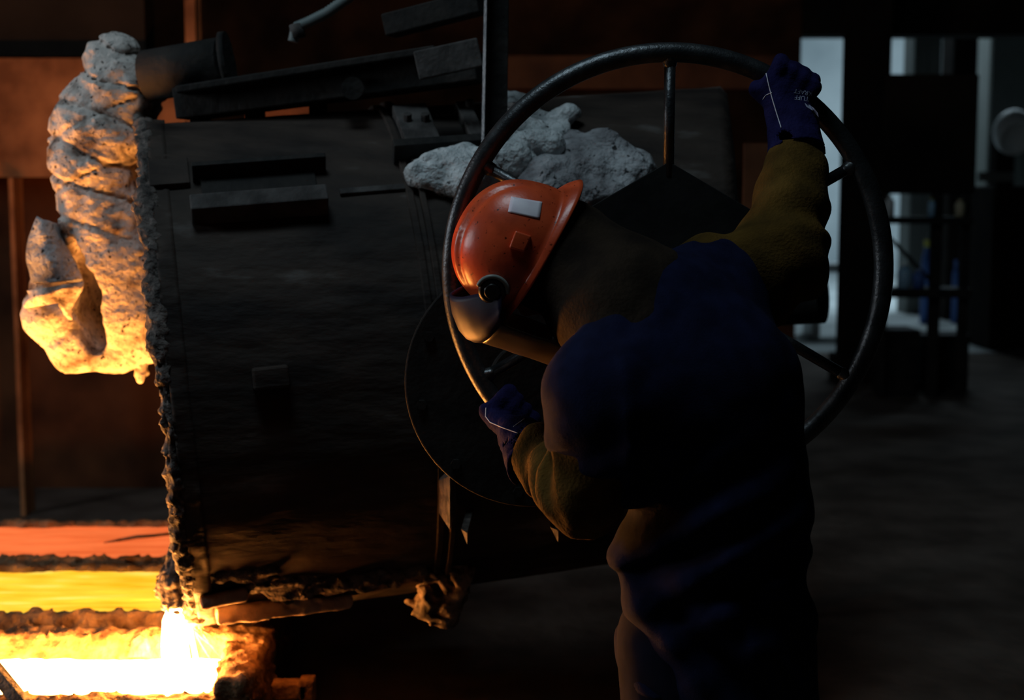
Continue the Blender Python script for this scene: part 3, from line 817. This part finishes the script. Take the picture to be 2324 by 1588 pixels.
# helmet
helmet = None
def build_helmet():
    global helmet
    nu, nv = 96, 26
    V = []
    for j in range(nv):
        ph = (j/(nv-1))*math.pi/2
        for i in range(nu):
            th = 2*math.pi*i/nu
            cf, ss = math.cos(th), math.sin(th)
            e = .86
            ce = math.copysign(abs(cf)**.95, cf); se = math.copysign(abs(ss)**.95, ss)
            r = math.cos(ph)**e
            f = .142*ce*r; s = .113*se*r; u = .150*math.sin(ph)**.98
            f *= 1+.02*(1-math.sin(ph)); s *= 1+.03*(1-math.sin(ph))
            # centre ridge band with two side grooves
            w = abs(s); k = max(0., min(1., (u-.05)/.05))
            d = .0055*k*(1 if w < .024 else max(0., 1-(w-.024)/.006))
            d -= .003*k*math.exp(-((w-.034)/.005)**2)
            V.append(hp(f, s, u)+HU*d*math.sin(ph)+(HF*f*1.2+HS*s)*d*3)
    F = [(j*nu+i, j*nu+(i+1) % nu, (j+1)*nu+(i+1) % nu, (j+1)*nu+i) for j in range(nv-1) for i in range(nu)]
    # brim flare: long at the back (-f), small at the sides, short peak in front
    base = len(V); nb = 7
    for b in range(1, nb):
        t = b/(nb-1)
        for i in range(nu):
            th = 2*math.pi*i/nu
            cf, ss = math.cos(th), math.sin(th)
            back = max(0., -cf)**2.2; front = max(0., cf)**2
            wdt = .010+.030*back+.010*front
            f = (.142*1.02+wdt*t)*math.copysign(abs(cf)**.95, cf); s = (.113*1.03+(.010+.012*back)*t)*math.copysign(abs(ss)**.95, ss)
            u = -.004*t-(.010+.012*back)*t*t
            V.append(hp(f, s, u))
    prev = 0
    for b in range(1, nb):
        cur = base+(b-1)*nu
        F += [(prev+(i+1) % nu, prev+i, cur+i, cur+(i+1) % nu) for i in range(nu)]
        prev = cur
    helmet = mesh_obj('helmet', V, F, M['helmet'], person)
    bm = bmesh.new(); bm.from_mesh(helmet.data); bmesh.ops.remove_doubles(bm, verts=bm.verts, dist=1e-5); bmesh.ops.recalc_face_normals(bm, faces=bm.faces); bm.to_mesh(helmet.data); bm.free()
    m = helmet.modifiers.new('solid', 'SOLIDIFY'); m.thickness = .004; m.offset = -1
    helmet['label'] = 'red-orange safety helmet'
build_helmet()
bvh = BVHTree.FromObject(helmet, bpy.context.evaluated_depsgraph_get()) if False else BVHTree.FromPolygons([v.co for v in helmet.data.vertices], [p.vertices[:] for p in helmet.data.polygons])
def stick(name, corners, m, off, parent, n=8, bv=None):
    # corners in helmet coords (f,s,u), wrapped onto the shell along the inward ray
    bv = bv or bvh
    c = [hp(*q) for q in corners]
    V = []
    for i in range(n):
        for j in range(n):
            a, b = i/(n-1), j/(n-1)
            p = (c[0]*(1-a)+c[1]*a)*(1-b)+(c[3]*(1-a)+c[2]*a)*b
            ctr = hp(0, 0, 0)
            d = nrm(ctr-p)
            hit = bv.ray_cast(Vector(p+(-d)*.1), Vector(d))
            q = np.array(hit[0]) if hit[0] is not None else p
            V.append(q-d*off)
    F = [(i*n+j, (i+1)*n+j, (i+1)*n+j+1, i*n+j+1) for i in range(n-1) for j in range(n-1)]
    o = mesh_obj(name, V, F, m, parent)
    md = o.modifiers.new('solid', 'SOLIDIFY'); md.thickness = max(off*.9, .001); md.offset = 0
    return o
def hray(px, py):
    a = P(px, py, 2.2); d = nrm(a-CAM); h = bvh.ray_cast(Vector(a), Vector(d))
    n = np.array(h[1]); n = n if n@d < 0 else -n
    return np.array(h[0]), n
def patch(name, cor, m, off, th, n=10):
    V = []
    for i in range(n):
        for j in range(n):
            a, b = i/(n-1), j/(n-1)
            c = [np.array(q, float) for q in cor]
            q = (c[0]*(1-a)+c[1]*a)*(1-b)+(c[3]*(1-a)+c[2]*a)*b
            h, nn = hray(*q); V.append(h+nn*off)
    F = [(i*n+j, (i+1)*n+j, (i+1)*n+j+1, i*n+j+1) for i in range(n-1) for j in range(n-1)]
    o = mesh_obj(name, V, F, m, helmet)
    md = o.modifiers.new('solid', 'SOLIDIFY'); md.thickness = th; md.offset = 0
    return o
o = patch('reflective_sticker', [(1160, 447), (1230, 459), (1224, 497), (1153, 481)], M['reflective'], .0012, .001)
o['label'] = 'white reflective sticker'
o = patch('slot_bump', [(1170, 524), (1206, 536), (1190, 572), (1156, 562)], M['helmet'], .003, .010)
md = o.modifiers.new('bevel', 'BEVEL'); md.width = .003; md.segments = 3
def knob(px, py, r, h, m, name):
    c, n = hray(px, py); n = nrm(n*.5+HS)
    MB().tube([c-n*.02, c+n*h*.7, c+n*h], [r, r, r*.8], 28).build(name, m, helmet, True)
    return c, n
kc, kn = knob(1118, 655, .027, .016, M['black_plastic'], 'shield_clip')
knob(1118, 655, .017, .021, M['black_plastic'], 'clip_knob')
knob(1112, 692, .016, .030, M['black_plastic'], 'pivot_knob')
knob(1112, 692, .010, .034, M['grey_plastic'], 'pivot_screw')
u1 = nrm(np.cross(kn, [0, 0, 1.])); u2 = np.cross(u1, kn)
ring = [kc+kn*.014+.0285*(math.cos(a)*u1+math.sin(a)*u2) for a in np.radians(np.linspace(20, 190, 22))]
MB().tube(ring, .0042, 8).build('clip_ring', M['grey_plastic'], helmet, True)
# visor frame and face shield
def visor_sheet(name, prof, a0, a1, m, th):
    nu = 40; V = []
    for k in range(nu):
        a = math.radians(a0+(a1-a0)*k/(nu-1))
        for (f, u, sw) in prof:
            w = abs(a)/math.radians(a1); V.append(hp(f*math.cos(a)**.8-(.02*w**2 if u > .02 else 0), sw*math.sin(a), u-max(0., u-.012)*.8*w**1.6))
    n = len(prof)
    V = np.array(V); V += HF*(.004*fbm(V, 25, 2))[:, None]
    F = [(i*n+j, (i+1)*n+j, (i+1)*n+j+1, i*n+j+1) for i in range(nu-1) for j in range(n-1)]
    o = mesh_obj(name, V, F, m, person)
    md = o.modifiers.new('solid', 'SOLIDIFY'); md.thickness = th; md.offset = 0
    return o
visor_sheet('visor_frame', [(.152, .098, .115), (.163, .092, .12), (.185, .074, .13), (.207, .046, .137), (.217, .025, .14), (.217, .010, .14), (.212, 0, .139)], -55, 55, M['visor'], .004)
o = visor_sheet('face_shield', [(.212, .004, .138)]+[(.212-.03*t, .0-.165*t, .138+.004*t) for t in np.linspace(.05, 1, 10)], -52, 52, M['shield'], .002)

# gloves
def glove(name, ang, wrist, asign, thumb, label, cdir=None, clen=.05):
    C = wp(ang, WR); T = np.array([-math.sin(ang), 0, math.cos(ang)]); O = np.array([math.cos(ang), 0, math.sin(ang)])
    A = O*asign; N = np.array([0, -1., 0])
    W = np.asarray(wrist)
    def f(p):
        fs = None; palm = None
        for i in range(4):
            off = T*((i-1.5)*.026)
            lng = (1.0, 1.08, 1.04, .88)[i]
            b = C+off+N*.040-A*.022
            k1 = C+off+N*(.037)+A*.020*lng; k2 = C+off+N*.004+A*.0375; k3 = C+off-N*.030*lng+A*.014
            d = smin(cone(p, b, k1, .0185, .0175), cone(p, k1, k2, .0175, .0165), .008)
            d = smin(d, cone(p, k2, k3, .0165, .014), .006)
            fs = d if fs is None else smin(fs, d, .006)
            q = cone(p, W+(off*.75), b, .026, .0185)
            palm = q if palm is None else smin(palm, q, .02)
        th0 = W+(C-W)*.35+T*thumb*.035; th1 = C-A*.042+T*thumb*.055+N*.025; th2 = C-A*.034+T*thumb*.05-N*.022
        thd = smin(cone(p, th0, th1, .022, .0165), cone(p, th1, th2, .0165, .0135), .008)
        g = smin(smin(fs, palm, .010), thd, .014)
        d = nrm(nrm(W-C)+cdir) if cdir is not None else nrm(W-C); ce = W+d*clen
        cuff = cone(p, W-d*.02, ce, .050, .062)
        cuff = smax(cuff, (p-ce)@d, .004)
        inner = cone(p, W, ce+d*.02, .042, .058)
        g = smin(g, cuff, .02); 
        g = smax(g, -smax(inner, -((p-(W+d*.02))@d), .004), .004)
        g = g+.0035*fbm(p, 40, 2)+.003*ridge(p, 22, 5.)
        q = p-WC; tor = np.hypot(np.hypot(q[..., 0], q[..., 2])-WR, q[..., 1])-WT
        return smax(g, -(tor+.0015), .003)
    lo = np.minimum(C, W)-.17; hi = np.maximum(C, W)+.17
    o = sdf_obj(name, f, lo, hi, .0042, M['glove'], person)
    o['label'] = label
    return o
gr = glove('glove', math.radians(57.5), J['rwr']+np.array([-.012, -.0, .012]), 1, 1, 'navy suede work glove with white print', None, .05)
gl = glove('glove', math.radians(222.5), J['lwr']+np.array([-.0, .0, .0]), -1, 1, 'navy suede work glove with white seam', np.array([.25, -.9, -.3]), .10)
def surf_line(glove_o, pxs, name, r):
    bv = BVHTree.FromPolygons([v.co for v in glove_o.data.vertices], [p.vertices[:] for p in glove_o.data.polygons])
    pts = []
    for k in range(len(pxs)-1):
        for t in np.linspace(0, 1, 12, endpoint=(k == len(pxs)-2)):
            x = pxs[k][0]*(1-t)+pxs[k+1][0]*t; y = pxs[k][1]*(1-t)+pxs[k+1][1]*t
            a = P(x, y, 2.5); d = nrm(a-CAM)
            h = bv.ray_cast(Vector(a), Vector(d))
            if h[0] is not None: pts.append(np.array(h[0])-d*.0005)
    # smooth out jumps
    pts = [pts[0]]+[q for p0, q in zip(pts[:-1], pts[1:]) if np.linalg.norm(q-p0) < .05] if pts else []
    if len(pts) > 3: MB().tube(pts, r, 6).build(name, M['stitch'], glove_o, True)
    return bv
bvr = surf_line(gr, [(1722, 128), (1735, 150), (1744, 190), (1752, 222), (1762, 255), (1773, 290)], 'seam', .0011)
surf_line(gr, [(1752, 210), (1738, 216), (1731, 226)], 'seam', .0009)
surf_line(gl, [(1103, 925), (1102, 945), (1112, 958), (1140, 970), (1182, 985)], 'seam', .0011)
surf_line(gl, [(1190, 950), (1165, 968)], 'seam', .0009)
# print on the back of the right glove, upside down towards the camera
def text_on(bv, s, cx, cy, size_px, rot, parent, name):
    cu = bpy.data.curves.new(name, 'FONT'); cu.body = s; cu.size = 1; cu.align_x = 'CENTER'; cu.align_y = 'CENTER'
    t = bpy.data.objects.new(name, cu); COL.objects.link(t)
    me = bpy.data.meshes.new_from_object(t.evaluated_get(bpy.context.evaluated_depsgraph_get()))
    bpy.data.objects.remove(t); 
    V = []
    c, sn = math.cos(rot), math.sin(rot)
    last = None
    for v in me.vertices:
        x, y = v.co.x*size_px, -v.co.y*size_px
        px, py = cx+x*c-y*sn, cy+x*sn+y*c
        a = P(px, py, 2.5); d = nrm(a-CAM); h = bv.ray_cast(Vector(a), Vector(d))
        q = np.array(h[0])-d*.0012 if h[0] is not None else (last if last is not None else P(px, py, 2.88))
        last = q; V.append(q)
    F = [tuple(p.vertices) for p in me.polygons]
    return mesh_obj(name, V, F, M['print'], parent, False)
text_on(bvr, 'TUFF', 1820, 222, 15, math.radians(188), gr, 'print_lettering')
text_on(bvr, 'KRAFT', 1823, 209, 14, math.radians(190), gr, 'print_lettering')
def logo():
    pts = [(1826, 234), (1838, 238), (1848, 246), (1856, 256), (1858, 266), (1853, 260), (1849, 264), (1846, 255), (1838, 247), (1830, 242)]
    V = []
    for x, y in pts:
        a = P(x, y, 2.5); d = nrm(a-CAM); h = bvr.ray_cast(Vector(a), Vector(d))
        V.append(np.array(h[0])-d*.0015 if h[0] is not None else P(x, y, 2.87))
    c = np.mean(V, 0); n = len(V)
    mesh_obj('print_logo', V+[c], [(i, (i+1) % n, n) for i in range(n)], M['print'], gr, False)
logo()

# ------------------------------------------------------------------ background, left: rusty screen and posts
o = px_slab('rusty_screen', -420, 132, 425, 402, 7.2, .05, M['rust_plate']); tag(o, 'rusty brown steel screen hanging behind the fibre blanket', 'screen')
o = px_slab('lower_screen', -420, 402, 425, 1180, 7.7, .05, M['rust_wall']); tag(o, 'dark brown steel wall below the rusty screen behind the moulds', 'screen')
for (x0, x1, y0, y1, Y, lb) in ((20, 62, 404, 1230, 7.0, 'tall amber-lit steel post below the rusty screen'), (418, 446, -60, 120, 7.0, 'thin rusty post above the actuator cylinder')):
    a = P(x0, y0, Y); b = P(x1, y1, Y)
    o = MB()
    w = (b[0]-a[0])/2; cx = (a[0]+b[0])/2; z0 = 0.; z1 = a[2] if y1 > 500 else 3.2
    o.box((cx, Y, (z0+z1)/2), (w, .01, (z1-z0)/2)); o.box((cx, Y+.12, (z0+z1)/2), (w, .01, (z1-z0)/2)); o.box((cx, Y+.06, (z0+z1)/2), (.008, .06, (z1-z0)/2))
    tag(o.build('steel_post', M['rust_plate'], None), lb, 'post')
o = px_slab('roof_girder', -500, -10, 330, 128, 7.4, .2, M['dark_wall']); tag(o, 'sooty horizontal girder running above the rusty screen', 'girder')
o = MB(); a = P(1150, 205, 8.0); b = P(1760, 130, 8.0)
o.box(((a[0]+b[0])/2, 8.0, (a[2]+b[2])/2), ((b[0]-a[0])/2, .1, .09)); o.box((a[0]+.1, 8.1, a[2]/2), (.08, .08, a[2]/2)); tag(o.build('rusty_girder', M['rust_wall'], None), 'dull red rusty girder behind the top of the wheel', 'girder')  # girder in the darker wall rust, shade put into its colour
o = px_slab('rusty_sheet', 556, 225, 720, 1290, 6.0, .03, M['rust_wall']); tag(o, 'dull red rusty sheet glimpsed above the drum', 'sheet')  # darker rust tone paints the dim light on this sheet
o = px_slab('rusty_sheet', 1690, 325, 1745, 1420, 5.2, .03, M['rust_wall']); tag(o, 'narrow rusty sheet glimpsed beside the raised sleeve', 'sheet')  # sheet given the darker wall rust as painted shade

# ------------------------------------------------------------------ background, right
def column(x0, x1, Y, label, m):
    a = P(x0, 400, Y); b = P(x1, 400, Y); cx = (a[0]+b[0])/2; w = (b[0]-a[0])/2
    r = empty('steel_column', (cx, Y, 0), label, 'column')
    MB().box((cx, Y-.14, 2.2), (w, .012, 2.2)).build('front_flange', m, r)
    MB().box((cx, Y+.14, 2.2), (w, .012, 2.2)).build('rear_flange', m, r)
    MB().box((cx, Y, 2.2), (.02, .13, 2.2)).build('web', m, r)
    MB().box((cx, Y, .12), (w+.05, .2, .12)).build('base_block', m, r, bevel=.01)
column(1915, 2005, 12.3, 'dark steel column standing beside the bright doorway', M['dark_wall'])
pa = P(1560, 690, 4.75); pb = P(1868, 672, 4.55)
MB().tube([pa, pb], .088, 36, cap=False).build('burner_pipe', M['soot'], ladle, True)
MB().tube([pa, pb-nrm(pb-pa)*.02], .078, 36, cap=True).build('pipe_bore', M['dark_wall'], ladle, True)
# control panel on a rack
YR = 11.2
rk = empty('panel_rack', (P(2110, 600, YR)[0], YR, 0), 'dark steel rack carrying a big blank board, with two shelves', 'rack')
px_slab('board', 2012, 168, 2214, 440, YR, .06, M['dark_wall'], rk, .01)
for x0, x1 in ((2006, 2020), (2118, 2142), (2186, 2206)):
    a = P(x0, 440, YR); b = P(x1, 440, YR)
    MB().box(((a[0]+b[0])/2, YR+.03, a[2]/2+.02), ((b[0]-a[0])/2, .03, a[2]/2)).build('upright', M['soot'], rk)
px_slab('shelf', 2006, 492, 2210, 508, YR-.12, .3, M['soot'], rk)
px_slab('shelf', 2006, 655, 2206, 676, YR-.12, .3, M['soot'], rk)
beam('brace', P(2020, 540, YR+.03), P(2120, 645, YR+.03), .02, .03, M['soot'], rk)
def on_floor_box(name, x0, x1, ytop, Y, dep, m, label, cat):
    a = P(x0, ytop, Y); b = P(x1, ytop, Y)
    r = empty(name, ((a[0]+b[0])/2, Y+dep/2, 0), label, cat)
    w = (b[0]-a[0])/2; cx = (a[0]+b[0])/2; h = a[2]
    MB().box((cx, Y+dep/2, h*.44), (w*.96, dep*.48, h*.44)).build('box_body', m, r, bevel=.01)
    MB().box((cx, Y+dep/2, h*.94), (w, dep*.5, h*.06)).build('lid', m, r, bevel=.01)
    return r
on_floor_box('storage_box', 2008, 2090, 748, 11.30, .4, M['soot'], 'low dark storage box standing under the panel rack', 'box')
on_floor_box('storage_box', 2094, 2204, 760, 11.75, .4, M['soot'], 'wider dark storage box beside the low box under the rack', 'box')
def can(name, x, ytop, ybot, wpx, Y, m, label, lid=None, zb=None):
    b = P(x, ybot, Y); t = P(x, ytop, Y)
    if zb is not None: b[2] = zb
    r = wpx/2*Y/FPX; h = t[2]-b[2]
    rt = empty(name, b, label, 'container')
    MB().tube([b, b+[0, 0, h*.72], b+[0, 0, h*.82], b+[0, 0, h*.84], b+[0, 0, h*.93]], [r, r, r*.8, r*.45, r*.42], 20).build('bottle_body', m, rt, True)
    MB().tube([b+[0, 0, h*.92], b+[0, 0, h]], r*.5, 16).build('cap', lid or m, rt, True)
ZL = P(2100, 655, YR-.12)[2]; ZU = P(2100, 492, YR-.12)[2]
can('plastic_canister', 2052, 598, 655, 32, YR-.06, M['lblue_plastic'], 'light blue plastic canister on the lower rack shelf', M['white_plastic'], ZL)
can('plastic_canister', 2084, 612, 655, 26, YR-.06, M['blue_plastic'], 'small dark blue canister beside the light blue one', None, ZL)
can('plastic_canister', 2018, 444, 492, 22, YR-.06, M['white_plastic'], 'white bottle on the upper rack shelf under the board', None, ZU)
can('plastic_canister', 2114, 450, 492, 16, YR-.06, M['lblue_plastic'], 'small pale bottle with yellow cap on the upper rack shelf', M['yellow_plastic'], ZU)
can('plastic_canister', 2178, 452, 492, 22, YR-.06, M['cream'], 'cream bottle at the rack end of the upper shelf', None, ZU)
# far bay objects
def far_cab(name, x0, x1, y0, Y, dep, m, label, cat):
    a = P(x0, y0, Y); b = P(x1, y0, Y); cx = (a[0]+b[0])/2; w = (b[0]-a[0])/2; h = a[2]
    r = empty(name, (cx, Y+dep/2, 0), label, cat)
    MB().box((cx, Y+dep/2, h/2), (w, dep/2, h/2)).build('cabinet_body', m, r, bevel=.01)
    for s in (-1, 1):
        MB().box((cx+s*w*.49, Y-.01, h/2), (w*.47, .012, h*.47)).build('cabinet_door', m, r, bevel=.004)
    return r
far_cab('tall_cabinet', 2076, 2140, 60, 19.5, .5, M['grey_wall'], 'tall dark cabinet in the far bay behind the board', 'cabinet')
far_cab('tall_cabinet', 2166, 2222, 60, 18.5, .5, M['dark_wall'], 'narrow sooty cabinet in the far bay between the tall dark and wide grey cabinets', 'cabinet')
far_cab('wide_cabinet', 2250, 2420, 60, 20.0, .6, M['grey_wall'], 'wide grey cabinet in the far bay behind the machine', 'cabinet')
can('gas_cylinder', 2098, 545, 733, 22, 18.0, M['blue_plastic'], 'blue gas cylinder with yellow top standing in the far bay', M['yellow_plastic'])
can('gas_cylinder', 2165, 590, 733, 14, 18.0, M['blue_plastic'], 'slim dark blue gas cylinder standing in the far bay', None)
YM = 14.8
mc = empty('machine', (P(2280, 600, YM)[0], YM, 0), 'dark bulky machine with a pale rounded hood beside the pale upright block', 'machine')
a = P(2258, 420, YM); b = P(2400, 420, YM)
MB().box(((a[0]+b[0])/2, YM+.4, a[2]/2), ((b[0]-a[0])/2, .4, a[2]/2)).build('machine_body', M['dark_wall'], mc, bevel=.03)
hc = P(2300, 300, YM)
sdf_obj('hood_cover', lambda p: smax(ell(p, hc, (.2, .25, .24)), -ell(p, hc-[.02, .2, .12], (.16, .2, .2)), .02), hc-.35, hc+.35, .03, M['white_plastic'], mc)
px_slab('machine_arm', 2226, 390, 2300, 412, YM-.1, .1, M['grey_wall'], mc)
px_slab('machine_column', 2262, 300, 2300, 430, YM+.1, .2, M['dark_wall'], mc)
pillar = px_slab('pale_pillar', 2206, 478, 2246, 640, 16.0, .25, M['pale_wall']); 
pz = [v.co.z for v in pillar.data.vertices]
for v in pillar.data.vertices:
    if v.co.z < (min(pz)+max(pz))/2: v.co.z = 0.0
tag(pillar, 'pale upright block between the rack and the dark machine', 'block')
rail = MB(); a = P(1825, 606, 16.5); b = P(1960, 606, 16.5)
rail.box(((a[0]+b[0])/2, 16.5, a[2]), ((b[0]-a[0])/2, .3, .05)); rail.box((a[0]+.1, 16.5, a[2]/2), (.05, .25, a[2]/2)); rail.box((b[0]-.1, 16.5, a[2]/2), (.05, .25, a[2]/2))
tag(rail.build('work_bench', M['white_plastic'], None, bevel=.005), 'pale work bench seen through the bright doorway', 'bench')
